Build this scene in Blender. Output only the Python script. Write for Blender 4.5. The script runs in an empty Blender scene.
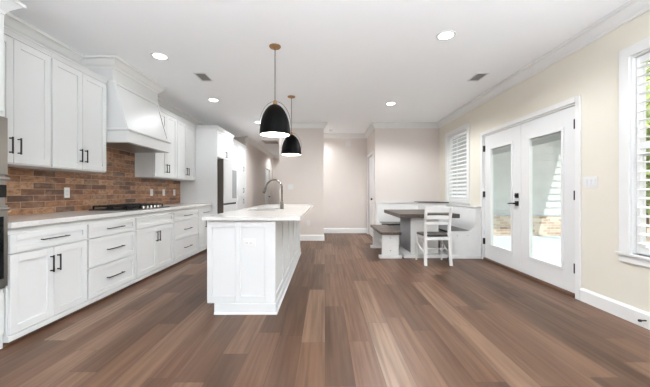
import bpy, bmesh, math, random
from mathutils import Vector, Matrix
random.seed(7)
SC = bpy.context.scene
COL = SC.collection

# ------------------------------------------------------------------ camera
cam_d = bpy.data.cameras.new('camera')
cam = bpy.data.objects.new('camera', cam_d)
COL.objects.link(cam)
cam_d.sensor_width = 36.0
cam_d.lens = 300.0 / 650.0 * 36.0
cam_d.shift_y = -1.0 / 650.0
cam_d.clip_start = 0.02
cam.location = (0, 0, 1.12)
cam.rotation_euler = (math.pi / 2, 0, 0)
SC.camera = cam

# ------------------------------------------------------------------ world, sun, area lights, exposure
w = bpy.data.worlds.new('sky_world'); SC.world = w; w.use_nodes = True
nt = w.node_tree; nt.nodes.clear()
wo = nt.nodes.new('ShaderNodeOutputWorld'); wb = nt.nodes.new('ShaderNodeBackground')
wg = nt.nodes.new('ShaderNodeTexCoord'); wsep = nt.nodes.new('ShaderNodeSeparateXYZ')
wr = nt.nodes.new('ShaderNodeValToRGB')
wr.color_ramp.elements[0].position = 0.45; wr.color_ramp.elements[0].color = (0.97, 0.97, 0.95, 1)
wr.color_ramp.elements[1].position = 0.9; wr.color_ramp.elements[1].color = (0.84, 0.90, 1.0, 1)
nt.links.new(wg.outputs['Generated'], wsep.inputs[0]); nt.links.new(wsep.outputs['Z'], wr.inputs[0])
nt.links.new(wr.outputs[0], wb.inputs[0]); nt.links.new(wb.outputs[0], wo.inputs[0])
wb.inputs[1].default_value = 1.3

def light(name, kind, loc, energy, color=(1, 1, 1), target=None, **kw):
    d = bpy.data.lights.new(name, kind); d.energy = energy; d.color = color
    for k, v in kw.items(): setattr(d, k, v)
    o = bpy.data.objects.new(name, d); COL.objects.link(o); o.location = loc
    if target is not None:
        o.rotation_euler = (Vector(target) - Vector(loc)).to_track_quat('-Z', 'Y').to_euler()
    return o
light('sun', 'SUN', (-10, -5, 20), 3.0, (1.0, 0.98, 0.95), (-10 - 0.29, -5 + 0.60, 19), angle=0.01)
light('rear_fill', 'AREA', (0.0, -3.7, 1.45), 10, (0.86, 0.93, 1.0), (0.0, 4.0, 1.6), shape='RECTANGLE', size=5.2, size_y=2.4)  # added fill light behind the camera, no window is built there
light('rear_uplight_fill', 'AREA', (0.7, -0.9, 1.3), 285, (0.84, 0.92, 1.0), (0.7, -0.95, 2.74), shape='RECTANGLE', size=4.4, size_y=1.2)  # added unseen area lamp aimed up to brighten the ceiling
for _n, _y, _z, _a, _b in (('door_portal', 4.10, 1.05, 1.85, 2.0), ('near_window_portal', 2.195, 1.445, .83, 1.7), ('dining_window_portal', 6.02, 1.62, .8, 1.35)):
    _p = light(_n, 'AREA', (2.83, _y, _z), 1, (1, 1, 1), (0.0, _y, _z), shape='RECTANGLE', size=_a, size_y=_b)
    _p.data.cycles.is_portal = True
SC.cycles.max_bounces = 14
SC.cycles.diffuse_bounces = 10
SC.cycles.transparent_max_bounces = 24
SC.view_settings.view_transform = 'Standard'
SC.view_settings.look = 'None'
SC.view_settings.gamma = 1.0
SC.view_settings.use_curve_mapping = False
SC.view_settings.exposure = 0.86

# ------------------------------------------------------------------ material helpers
def srgb(r, g, b):
    f = lambda c: (c / 255 / 12.92) if c / 255 <= 0.04045 else ((c / 255 + 0.055) / 1.055) ** 2.4
    return (f(r), f(g), f(b), 1)

class NT:
    def __init__(s, name):
        s.m = bpy.data.materials.new(name); s.m.use_nodes = True
        s.t = s.m.node_tree; s.t.nodes.clear()
        s.out = s.n('ShaderNodeOutputMaterial')
    def n(s, typ, **kw):
        x = s.t.nodes.new(typ)
        for k, v in kw.items(): setattr(x, k, v)
        return x
    def l(s, a, b): s.t.links.new(a, b)
    def math(s, op, a, b=None, c=None):
        x = s.n('ShaderNodeMath', operation=op)
        for i, v in enumerate((a, b, c)):
            if v is None: continue
            if isinstance(v, (int, float)): x.inputs[i].default_value = v
            else: s.l(v, x.inputs[i])
        return x.outputs[0]
    def comb(s, x=0, y=0, z=0):
        c = s.n('ShaderNodeCombineXYZ')
        for i, v in enumerate((x, y, z)):
            if isinstance(v, (int, float)): c.inputs[i].default_value = v
            else: s.l(v, c.inputs[i])
        return c.outputs[0]
    def ramp(s, fac, stops, interp='LINEAR'):
        r = s.n('ShaderNodeValToRGB'); e = r.color_ramp; e.interpolation = interp
        while len(e.elements) < len(stops): e.elements.new(0.5)
        for el, (p, c) in zip(e.elements, stops): el.position = p; el.color = c
        s.l(fac, r.inputs[0]); return r.outputs[0]
    def mix(s, fac, a, b, blend='MIX'):
        x = s.n('ShaderNodeMix', data_type='RGBA', blend_type=blend)
        for sock, v in ((x.inputs[0], fac), (x.inputs[6], a), (x.inputs[7], b)):
            if isinstance(v, (int, float, tuple)): sock.default_value = v
            else: s.l(v, sock)
        return x.outputs[2]
    def noise(s, vec, scale, detail=3, rough=0.55):
        x = s.n('ShaderNodeTexNoise'); x.inputs['Scale'].default_value = scale
        x.inputs['Detail'].default_value = detail; x.inputs['Roughness'].default_value = rough
        s.l(vec, x.inputs['Vector']); return x.outputs['Fac']
    def pos(s): return s.n('ShaderNodeNewGeometry').outputs['Position']
    def obj(s): return s.n('ShaderNodeTexCoord').outputs['Object']
    def bsdf(s, color, rough=0.5, metal=0.0, spec=0.5, bump=None, bstr=0.1, bdist=0.01):
        b = s.n('ShaderNodeBsdfPrincipled')
        for k, v in (('Base Color', color), ('Roughness', rough), ('Metallic', metal), ('Specular IOR Level', spec)):
            if isinstance(v, (int, float, tuple)): b.inputs[k].default_value = v
            else: s.l(v, b.inputs[k])
        if bump is not None:
            u = s.n('ShaderNodeBump'); u.inputs['Strength'].default_value = bstr; u.inputs['Distance'].default_value = bdist
            s.l(bump, u.inputs['Height']); s.l(u.outputs[0], b.inputs['Normal'])
        s.l(b.outputs[0], s.out.inputs[0]); return b

def paint(name, rgb, rough=0.5, var=0.02, scale=30, spec=0.4, metal=0.0):
    N = NT(name); c = srgb(*rgb)
    n = N.noise(N.obj(), scale)
    lo = tuple(x * (1 - var) for x in c[:3]) + (1,); hi = tuple(min(1, x * (1 + var)) for x in c[:3]) + (1,)
    N.bsdf(N.ramp(n, [(0.3, lo), (0.7, hi)]), rough, metal, spec)
    return N.m

def tiles(N, u, v, w, h, offset):
    """rows of width w along u and height h along v; returns per-tile random values and gap distance"""
    vr = N.math('DIVIDE', v, h); row = N.math('FLOOR', vr)
    if offset == 'random':
        wn = N.n('ShaderNodeTexWhiteNoise', noise_dimensions='1D'); N.l(row, wn.inputs['W']); sh = wn.outputs['Value']
    else:
        sh = N.math('MULTIPLY', N.math('MODULO', N.math('ABSOLUTE', row), 2), 0.5)
    ur = N.math('ADD', N.math('DIVIDE', u, w), sh); col = N.math('FLOOR', ur)
    wn2 = N.n('ShaderNodeTexWhiteNoise', noise_dimensions='2D'); N.l(N.comb(col, row), wn2.inputs['Vector'])
    fu = N.math('SUBTRACT', ur, col); fv = N.math('SUBTRACT', vr, row)
    du = N.math('MULTIPLY', N.math('MINIMUM', fu, N.math('SUBTRACT', 1, fu)), w)
    dv = N.math('MULTIPLY', N.math('MINIMUM', fv, N.math('SUBTRACT', 1, fv)), h)
    return wn2.outputs['Value'], wn2.outputs['Color'], N.math('MINIMUM', du, dv), row, col

def floor_material():
    N = NT('vinyl_plank_floor'); p = N.n('ShaderNodeSeparateXYZ'); N.l(N.pos(), p.inputs[0])
    x, y = p.outputs[0], p.outputs[1]
    val, colr, gap, row, col = tiles(N, y, x, 1.22, 0.178, 'random')
    seed = N.math('MULTIPLY', val, 37.0)
    base = N.ramp(val, [(0.0, srgb(62, 41, 29)), (0.2, srgb(78, 54, 40)), (0.5, srgb(95, 67, 50)), (0.75, srgb(109, 80, 62)), (0.93, srgb(122, 95, 76)), (1.0, srgb(136, 111, 92))])
    g1 = N.noise(N.comb(N.math('ADD', N.math('MULTIPLY', x, 34), seed), N.math('MULTIPLY', y, 1.1), seed), 1.0, 5, 0.6)
    g2 = N.noise(N.comb(N.math('ADD', N.math('MULTIPLY', x, 9), seed), N.math('MULTIPLY', y, 0.8), seed), 1.0, 3, 0.6)
    c = N.mix(N.ramp(g1, [(0.38, (0, 0, 0, 1)), (0.7, (1, 1, 1, 1))]), base, srgb(58, 41, 30))
    c = N.mix(0.62, base, c)
    c2 = N.mix(N.ramp(g2, [(0.35, (0, 0, 0, 1)), (0.75, (0.4, 0.4, 0.4, 1))]), c, srgb(122, 94, 74))
    fin = N.mix(N.math('MULTIPLY', N.math('LESS_THAN', gap, 0.0014), 0.55), c2, srgb(52, 38, 32))
    N.bsdf(fin, N.ramp(g1, [(0.3, (0.34,) * 3 + (1,)), (0.7, (0.46,) * 3 + (1,))]), 0, 0.28, g1, 0.06, 0.004)
    return N.m

def brick_material():
    N = NT('brown_brick_tile'); p = N.n('ShaderNodeSeparateXYZ'); N.l(N.pos(), p.inputs[0])
    y, z = p.outputs[1], N.math('SUBTRACT', p.outputs[2], 0.902)
    val, colr, gap, row, col = tiles(N, y, z, 0.25, 0.0635, 'half')
    base = N.ramp(val, [(0.0, srgb(84, 61, 49)), (0.12, srgb(108, 74, 54)), (0.4, srgb(142, 98, 68)), (0.65, srgb(158, 112, 80)), (0.88, srgb(184, 144, 110)), (1.0, srgb(106, 88, 75))])
    n1 = N.noise(N.comb(N.math('MULTIPLY', y, 20), N.math('MULTIPLY', z, 34), N.math('MULTIPLY', val, 21)), 1.0, 5, 0.65)
    c = N.mix(N.ramp(n1, [(0.4, (0, 0, 0, 1)), (0.68, (0.75, 0.75, 0.75, 1))]), base, srgb(78, 54, 42))
    n2 = N.noise(N.comb(N.math('MULTIPLY', y, 6), N.math('MULTIPLY', z, 10), 3.3), 1.0, 3, 0.6)
    c = N.mix(N.ramp(n2, [(0.5, (0, 0, 0, 1)), (0.75, (0.4, 0.4, 0.4, 1))]), c, srgb(196, 162, 134))
    mort = N.math('LESS_THAN', gap, 0.0022)
    fin = N.mix(mort, c, srgb(168, 144, 124))
    h = N.math('ADD', N.math('MULTIPLY', N.math('MINIMUM', gap, 0.004), 150), N.math('MULTIPLY', n1, 0.3))
    N.bsdf(fin, 0.42, 0, 0.4, h, 0.35, 0.004)
    return N.m

def wood_material(name, rgb_lo, rgb_hi, rough=0.45, axis='y'):
    N = NT(name); p = N.n('ShaderNodeSeparateXYZ'); N.l(N.pos(), p.inputs[0])
    x, y, z = p.outputs
    if axis == 'y': v = N.comb(N.math('MULTIPLY', x, 26), N.math('MULTIPLY', y, 1.6), N.math('MULTIPLY', z, 26))
    else: v = N.comb(N.math('MULTIPLY', x, 1.6), N.math('MULTIPLY', y, 26), N.math('MULTIPLY', z, 26))
    n = N.noise(v, 1.0, 5, 0.62)
    N.bsdf(N.ramp(n, [(0.3, srgb(*rgb_lo)), (0.7, srgb(*rgb_hi))]), rough, 0, 0.4, n, 0.1, 0.003)
    return N.m

def steel_material(name, rgb, rough=0.3, axis='z'):
    N = NT(name); p = N.n('ShaderNodeSeparateXYZ'); N.l(N.pos(), p.inputs[0])
    n = N.noise(N.comb(N.math('MULTIPLY', p.outputs[0], 3), N.math('MULTIPLY', p.outputs[1], 3), N.math('MULTIPLY', p.outputs[2], 90)), 1.0, 2, 0.5)
    N.bsdf(srgb(*rgb), N.ramp(n, [(0.3, (rough * 0.92,) * 3 + (1,)), (0.7, (rough * 1.1,) * 3 + (1,))]), 1.0, 0.5)
    return N.m

def quartz_material():
    N = NT('white_quartz'); p = N.obj()
    n = N.noise(p, 3.2, 6, 0.7); v = N.noise(p, 120, 2, 0.5)
    c = N.mix(N.ramp(n, [(0.47, (0, 0, 0, 1)), (0.5, (0.35, 0.35, 0.35, 1)), (0.53, (0, 0, 0, 1))]), srgb(210, 209, 207), srgb(194, 192, 189))
    c = N.mix(N.ramp(v, [(0.55, (0, 0, 0, 1)), (0.75, (0.2, 0.2, 0.2, 1))]), c, srgb(200, 198, 196))
    N.bsdf(c, 0.14, 0, 0.5); return N.m

def glass_material():
    N = NT('clear_window_glass')
    t = N.n('ShaderNodeBsdfTransparent'); t.inputs[0].default_value = (0.96, 0.98, 0.97, 1)
    g = N.n('ShaderNodeBsdfGlossy'); g.inputs['Roughness'].default_value = 0.02
    lw = N.n('ShaderNodeLayerWeight'); lw.inputs[0].default_value = 0.5
    f = N.math('MULTIPLY_ADD', N.math('POWER', lw.outputs['Facing'], 4.0), 0.5, 0.03)
    n = N.noise(N.obj(), 2.0, 1); b = N.n('ShaderNodeBump'); b.inputs['Strength'].default_value = 0.01
    N.l(n, b.inputs['Height']); N.l(b.outputs[0], g.inputs['Normal'])
    m = N.n('ShaderNodeMixShader'); N.l(f, m.inputs[0]); N.l(t.outputs[0], m.inputs[1]); N.l(g.outputs[0], m.inputs[2])
    N.l(m.outputs[0], N.out.inputs[0]); return N.m

def emit_material(name, rgb, strength):
    N = NT(name); e = N.n('ShaderNodeEmission'); n = N.noise(N.obj(), 8)
    c = srgb(*rgb); lo = tuple(x * 0.97 for x in c[:3]) + (1,)
    N.l(N.ramp(n, [(0.3, lo), (0.7, c)]), e.inputs[0]); e.inputs[1].default_value = strength
    N.l(e.outputs[0], N.out.inputs[0]); return N.m

def siding_material():
    N = NT('lap_siding'); n = N.noise(N.pos(), 4, 3)
    N.bsdf(N.ramp(n, [(0.3, srgb(186, 188, 188)), (0.7, srgb(196, 198, 198))]), 0.7, 0, 0.2); return N.m

def ground_material():
    N = NT('dry_soil_and_straw'); n = N.noise(N.pos(), 1.3, 6, 0.7)
    N.bsdf(N.ramp(n, [(0.3, srgb(158, 140, 126)), (0.5, srgb(186, 172, 158)), (0.7, srgb(150, 136, 120))]), 0.9, 0, 0.1, n, 0.4, 0.05); return N.m

def outside_brick_material():
    N = NT('tan_outside_brick'); p = N.n('ShaderNodeSeparateXYZ'); N.l(N.pos(), p.inputs[0])
    val, colr, gap, row, col = tiles(N, p.outputs[0], p.outputs[2], 0.22, 0.075, 'half')
    c = N.ramp(val, [(0.0, srgb(160, 136, 120)), (0.5, srgb(190, 168, 150)), (1.0, srgb(212, 198, 182))])
    N.bsdf(N.mix(N.math('LESS_THAN', gap, 0.006), c, srgb(206, 198, 188)), 0.9, 0, 0.1); return N.m

def leaf_material(name, a, b):
    N = NT(name); n = N.noise(N.pos(), 9, 3, 0.6)
    N.bsdf(N.ramp(n, [(0.3, srgb(*a)), (0.7, srgb(*b))]), 0.6, 0, 0.2); return N.m

M = {}
M['floor'] = floor_material(); M['brick'] = brick_material(); M['quartz'] = quartz_material(); M['glass'] = glass_material()
M['wall'] = paint('warm_white_wall_paint', (212, 204, 198), 0.85, 0.006, 6, 0.2)
M['wall_warm_lit'] = paint('warm_lit_wall_paint', (217, 212, 199), 0.85, 0.006, 6, 0.2)  # same wall paint, with the warm tint of bounced light in its colour
M['ceiling'] = paint('flat_white_ceiling_paint', (248, 250, 252), 0.95, 0.004, 6, 0.1)
M['trim'] = paint('white_trim_paint', (221, 221, 219), 0.42, 0.006, 8)
M['cab'] = paint('white_cabinet_paint', (213, 214, 214), 0.38, 0.006, 8)
M['door'] = paint('white_door_paint', (216, 216, 215), 0.42, 0.006, 8)
M['black'] = paint('matte_black_metal', (28, 27, 26), 0.4, 0.1, 40)
M['grate'] = paint('black_cast_iron', (26, 24, 23), 0.6, 0.15, 60)
M['blackglass'] = paint('black_oven_glass', (14, 14, 15), 0.06, 0.1, 3)
M['darkside'] = paint('dark_grey_appliance_side', (74, 66, 60), 0.4, 0.05, 20)
M['fridge'] = paint('white_glass_appliance_door', (208, 209, 210), 0.12, 0.004, 4)
M['fridgepanel'] = paint('grey_mirror_glass', (150, 152, 154), 0.08, 0.05, 3)
M['steel'] = steel_material('brushed_steel', (158, 154, 149), 0.36)
M['nickel'] = steel_material('brushed_nickel', (122, 116, 108), 0.28)
M['brass'] = steel_material('aged_brass', (176, 140, 100), 0.4)
M['chrome'] = steel_material('chrome_knob', (215, 212, 206), 0.18)
M['plate'] = paint('white_plastic_plate', (216, 216, 215), 0.35, 0.004, 10)
M['plate_hole'] = paint('grey_plastic_slot', (120, 120, 118), 0.5, 0.02, 10)
M['shadeout'] = paint('satin_black_shade', (6, 6, 5), 0.5, 0.1, 20, 0.10)
M['shadein'] = paint('white_shade_lining', (240, 236, 228), 0.6, 0.01, 10)
M['bulb'] = emit_material('warm_bulb', (255, 232, 200), 6.0)
M['can'] = emit_material('recessed_light_lens', (255, 250, 240), 9.0)
M['wood'] = wood_material('weathered_brown_tabletop', (58, 50, 45), (90, 79, 71), 0.4, 'y')
M['benchwood'] = wood_material('weathered_brown_bench_top', (64, 53, 46), (98, 83, 73), 0.4, 'y')
M['seatwood'] = wood_material('dark_stained_seat', (44, 40, 38), (70, 63, 58), 0.3, 'x')
M['furn'] = paint('distressed_white_furniture_paint', (214, 213, 211), 0.5, 0.02, 14)
M['furn_grey'] = paint('grey_pedestal_side', (150, 150, 154), 0.55, 0.07, 18)  # pedestal box, a darker grey than its front boards
M['threshold'] = wood_material('brown_threshold', (84, 60, 46), (116, 86, 66), 0.5, 'y')
M['shutter'] = paint('white_shutter_paint', (226, 226, 225), 0.4, 0.004, 10)
M['blind'] = paint('grey_blind_fabric', (168, 167, 165), 0.6, 0.03, 30)
M['vent'] = paint('white_vent_metal', (226, 226, 224), 0.45, 0.01, 20)
M['ventdark'] = paint('dark_vent_cavity', (140, 139, 138), 0.8, 0.05, 20)
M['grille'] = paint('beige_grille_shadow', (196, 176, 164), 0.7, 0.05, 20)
M['outbrick'] = outside_brick_material(); M['siding'] = siding_material(); M['ground'] = ground_material()
M['concrete'] = paint('pale_concrete', (192, 196, 202), 0.85, 0.05, 3, 0.1)
M['shingle'] = paint('grey_shingle', (120, 116, 112), 0.9, 0.1, 8, 0.1)
M['leaf'] = leaf_material('pale_green_leaves', (140, 158, 98), (192, 202, 136))
M['bark'] = paint('brown_bark', (96, 80, 66), 0.9, 0.15, 12, 0.1)

# ------------------------------------------------------------------ mesh helpers
class MB:
    """collects shapes in world coordinates; build() links them as one mesh object"""
    def __init__(s, f=None):
        s.v = []; s.f = []; s.fn = f; s.sm = []
    def add(s, vs, fs, smooth=False):
        o = len(s.v)
        s.v += [Vector(s.fn(*p)) if s.fn else Vector(p) for p in vs]
        s.f += [[i + o for i in f] for f in fs]; s.sm += [smooth] * len(fs)
    def box(s, x0, x1, y0, y1, z0, z1):
        s.add([(x0, y0, z0), (x1, y0, z0), (x1, y1, z0), (x0, y1, z0), (x0, y0, z1), (x1, y0, z1), (x1, y1, z1), (x0, y1, z1)],
              [(0, 3, 2, 1), (4, 5, 6, 7), (0, 1, 5, 4), (1, 2, 6, 5), (2, 3, 7, 6), (3, 0, 4, 7)])
        return s
    def bbox(s, x0, x1, y0, y1, z0, z1, b=0.003):
        """box with chamfered edges"""
        b = min(b, abs(x1 - x0) * .45, abs(y1 - y0) * .45, abs(z1 - z0) * .45)
        bm = bmesh.new(); bmesh.ops.create_cube(bm, size=1)
        for v in bm.verts:
            v.co = Vector((x0 + (v.co.x + .5) * (x1 - x0), y0 + (v.co.y + .5) * (y1 - y0), z0 + (v.co.z + .5) * (z1 - z0)))
        bmesh.ops.bevel(bm, geom=bm.edges[:], offset=b, segments=2, affect='EDGES', profile=0.5)
        bm.verts.index_update()
        s.add([v.co.copy() for v in bm.verts], [[v.index for v in f.verts] for f in bm.faces]); bm.free()
        return s
    def prism(s, poly, axis, a0, a1):
        """closed polygon extruded along an axis; poly in the two other axes in xyz order"""
        n = len(poly)
        def P(p, a):
            return {'x': (a, p[0], p[1]), 'y': (p[0], a, p[1]), 'z': (p[0], p[1], a)}[axis]
        s.add([P(p, a0) for p in poly] + [P(p, a1) for p in poly],
              [list(range(n))[::-1], list(range(n, 2 * n))] + [(i, (i + 1) % n, n + (i + 1) % n, n + i) for i in range(n)])
        return s
    def tube(s, pts, r, seg=10, cap=True):
        pts = [Vector(p) for p in pts]; n = len(pts); rs = r if isinstance(r, (list, tuple)) else [r] * n
        ref = None; vs = []; fs = []
        for i, p in enumerate(pts):
            d = ((pts[min(i + 1, n - 1)] - pts[max(i - 1, 0)])).normalized()
            if ref is None:
                ref = Vector((0, 0, 1)) if abs(d.z) < 0.9 else Vector((1, 0, 0))
            a = (ref - d * ref.dot(d)).normalized(); b = d.cross(a); ref = a
            for k in range(seg):
                t = 2 * math.pi * k / seg
                vs.append(p + (a * math.cos(t) + b * math.sin(t)) * rs[i])
        for i in range(n - 1):
            for k in range(seg):
                fs.append((i * seg + k, i * seg + (k + 1) % seg, (i + 1) * seg + (k + 1) % seg, (i + 1) * seg + k))
        if cap: fs += [list(range(seg))[::-1], list(range((n - 1) * seg, n * seg))]
        s.add(vs, fs, True); return s
    def lathe(s, prof, cx, cy, seg=32, closed=False):
        """prof: list of (r, z)"""
        vs = []; fs = []; n = len(prof)
        for r, z in prof:
            for k in range(seg):
                t = 2 * math.pi * k / seg; vs.append((cx + r * math.cos(t), cy + r * math.sin(t), z))
        m = n if closed else n - 1
        for i in range(m):
            j = (i + 1) % n
            for k in range(seg):
                fs.append((i * seg + k, i * seg + (k + 1) % seg, j * seg + (k + 1) % seg, j * seg + k))
        if not closed:
            fs += [list(range(seg))[::-1], list(range((n - 1) * seg, n * seg))]
        s.add(vs, fs, True); return s
    def sweep(s, path, prof, side=1):
        """profile (offset to the left of the path * side, z) along an open xy path with mitred corners"""
        n = len(path); P = [Vector((p[0], p[1])) for p in path]; vs = []; fs = []; k = len(prof)
        for i in range(n):
            ds = []
            if i > 0: ds.append((P[i] - P[i - 1]).normalized())
            if i < n - 1: ds.append((P[i + 1] - P[i]).normalized())
            ns = [Vector((-d.y, d.x)) * side for d in ds]
            m = sum(ns, Vector((0, 0))); m = m / m.length_squared * (2 if len(ns) == 2 else 1) if len(ns) == 2 else ns[0]
            if len(ns) == 2:
                m = (ns[0] + ns[1]) / (1 + ns[0].dot(ns[1]))
            for o, z in prof: vs.append((P[i].x + m.x * o, P[i].y + m.y * o, z))
        for i in range(n - 1):
            for j in range(k):
                fs.append((i * k + j, i * k + (j + 1) % k, (i + 1) * k + (j + 1) % k, (i + 1) * k + j))
        fs += [list(range(k))[::-1], list(range((n - 1) * k, n * k))]
        s.add(vs, fs); return s
    def build(s, name, mat, parent=None, smooth_angle=None):
        if parent is not None:
            org = Vector(parent['_org'])
        else:
            xs = [v.x for v in s.v]; ys = [v.y for v in s.v]; zs = [v.z for v in s.v]
            org = Vector(((min(xs) + max(xs)) / 2, (min(ys) + max(ys)) / 2, min(zs)))
        me = bpy.data.meshes.new(name)
        me.from_pydata([v - org for v in s.v], [], s.f); me.update()
        me.polygons.foreach_set('use_smooth', s.sm)
        bm = bmesh.new(); bm.from_mesh(me); bmesh.ops.recalc_face_normals(bm, faces=bm.faces[:]); bm.to_mesh(me); bm.free()
        if any(s.sm):
            me.set_sharp_from_angle(angle=math.radians(40))
        o = bpy.data.objects.new(name, me); COL.objects.link(o)
        me.materials.append(mat)
        if parent is not None: o.parent = parent
        else: o.location = org
        o['_org'] = list(org)
        return o

def tag(o, label, cat, group=None):
    o['label'] = label; o['category'] = cat
    if group: o['group'] = group
    return o
def thing(name, label, cat, loc, group=None):
    o = bpy.data.objects.new(name, None); COL.objects.link(o); o.location = loc; o.empty_display_size = 0.1
    o['_org'] = list(loc); return tag(o, label, cat, group)
def struct(o): o['kind'] = 'structure'; return o
def struct_empty(name, loc):
    o = bpy.data.objects.new(name, None); COL.objects.link(o); o.location = loc; o['_org'] = list(loc); return struct(o)
def dup(root, loc, label=None, rot=None):
    r = root.copy(); COL.objects.link(r); r.location = loc
    if rot is not None: r.rotation_euler = rot
    if label: r['label'] = label
    for ch in list(root.children):
        c = ch.copy(); COL.objects.link(c); c.parent = r
        for g in list(ch.children):
            d = g.copy(); COL.objects.link(d); d.parent = c
    return r

# dimensions
H = 2.74
XL, XR = -2.93, 2.66
YB = 6.98            # dining back wall and partition
YF = -4.0

# ================================================================== ROOM SHELL
struct(MB().box(-3.2, 3.0, YF - .2, 13.4, -.12, 0).build('floor', M['floor']))
struct(MB().box(-3.2, 2.85, YF - .2, 13.4, H, H + .12).build('ceiling', M['ceiling']))
# left kitchen wall with the tile on it, and the wall in line with the pantry beyond
struct(MB().box(XL - .15, XL, YF, 8.72, 0, H).build('wall_left', M['wall']))
HALLX = -2.30
m = MB().box(HALLX - .75, HALLX, 8.72, 11.55, 0, H).box(HALLX - .75, HALLX, 12.40, 13.2, 0, H).box(HALLX - .75, HALLX, 11.55, 12.40, 2.05, H)
struct(m.build('wall_hall_left', M['wall']))
struct(MB().box(HALLX - .75, -.9, 13.2, 13.35, 0, H).build('wall_hall_end', M['wall']))
struct(MB().box(-1.07, -.03, YB, YB + .12, 0, H).build('wall_partition', M['wall']))
struct(MB().box(-1.07, 1.30, 8.28, 8.43, 0, H).box(-1.07, -.92, 8.43, 13.2, 0, H).build('wall_alcove', M['wall']))
DX = 1.16
m = MB().box(DX, 2.80, YB, YB + .12, 0, H).box(DX, DX + .12, YB + .12, 7.20, 0, H).box(DX, DX + .12, 8.05, 8.28, 0, H).box(DX, DX + .12, 7.20, 8.05, 2.05, H)
struct(m.build('wall_back', M['wall']))
struct(MB().box(-3.2, 2.85, YF - .15, YF, 0, H).build('wall_front', M['wall']))
# right wall with openings: near window, french doors, dining window
NW = (1.78, 2.61, .59, 2.30); DW = (5.60, 6.50, .94, 2.32); FD = (3.17, 5.04, 0.0, 2.075)
TW = .10
m = MB(); ys = YF
for (a, b, z0, z1) in (NW, FD, DW):
    m.box(XR, XR + TW, ys, a, 0, H); m.box(XR, XR + TW, a, b, z1, H)
    if z0 > 0: m.box(XR, XR + TW, a, b, 0, z0)
    ys = b
m.box(XR, XR + TW, ys, YB + .12, 0, H)
struct(m.build('wall_right', M['wall_warm_lit']))

# crown mouldings
CP = [(0, H - .125), (.010, H - .125), (.014, H - .105), (.034, H - .085), (.060, H - .045), (.074, H - .032), (.090, H - .028), (.090, H - .001), (0, H - .001)]
struct(MB().sweep([(XL, YF), (XL, 3.60)], CP, -1).build('trim_1', M['trim']))
struct(MB().sweep([(XL, 4.58), (XL, 8.72)], CP, -1).build('trim_2', M['trim']))
struct(MB().sweep([(HALLX, 8.60), (HALLX, 13.2), (-1.07, 13.2), (-1.07, 8.28), (DX, 8.28), (DX, YB), (XR, YB), (XR, YF)], CP, -1).build('trim_3', M['trim']))
struct(MB().sweep([(-.03, YB + .12), (-1.07, YB + .12), (-1.07, YB), (-.03, YB), (-.03, YB + .12)], CP, -1).build('trim_4', M['trim']))
# baseboards
BP = [(0, 0), (.016, 0), (.016, .112), (.010, .122), (.006, .132), (0, .134)]
struct(MB().sweep([(XR, YF), (XR, 3.11)], BP, 1).build('baseboard_right', M['trim']))
struct(MB().sweep([(XR, 5.10), (XR, YB), (DX, YB), (DX, 7.13)], BP, 1).build('baseboard_back', M['trim']))
struct(MB().sweep([(DX, 8.12), (DX, 8.28), (-1.07, 8.28), (-1.07, 13.2), (HALLX, 13.2), (HALLX, 12.48)], BP, 1).build('baseboard_alcove', M['trim']))
struct(MB().sweep([(-.03, YB + .12), (-.03, YB), (-1.07, YB), (-1.07, YB + .12), (-.03, YB + .12)], BP, 1).build('baseboard_partition', M['trim']))
struct(MB().sweep([(HALLX, 11.47), (HALLX, 8.73)], BP, 1).build('baseboard_hall', M['trim']))

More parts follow.
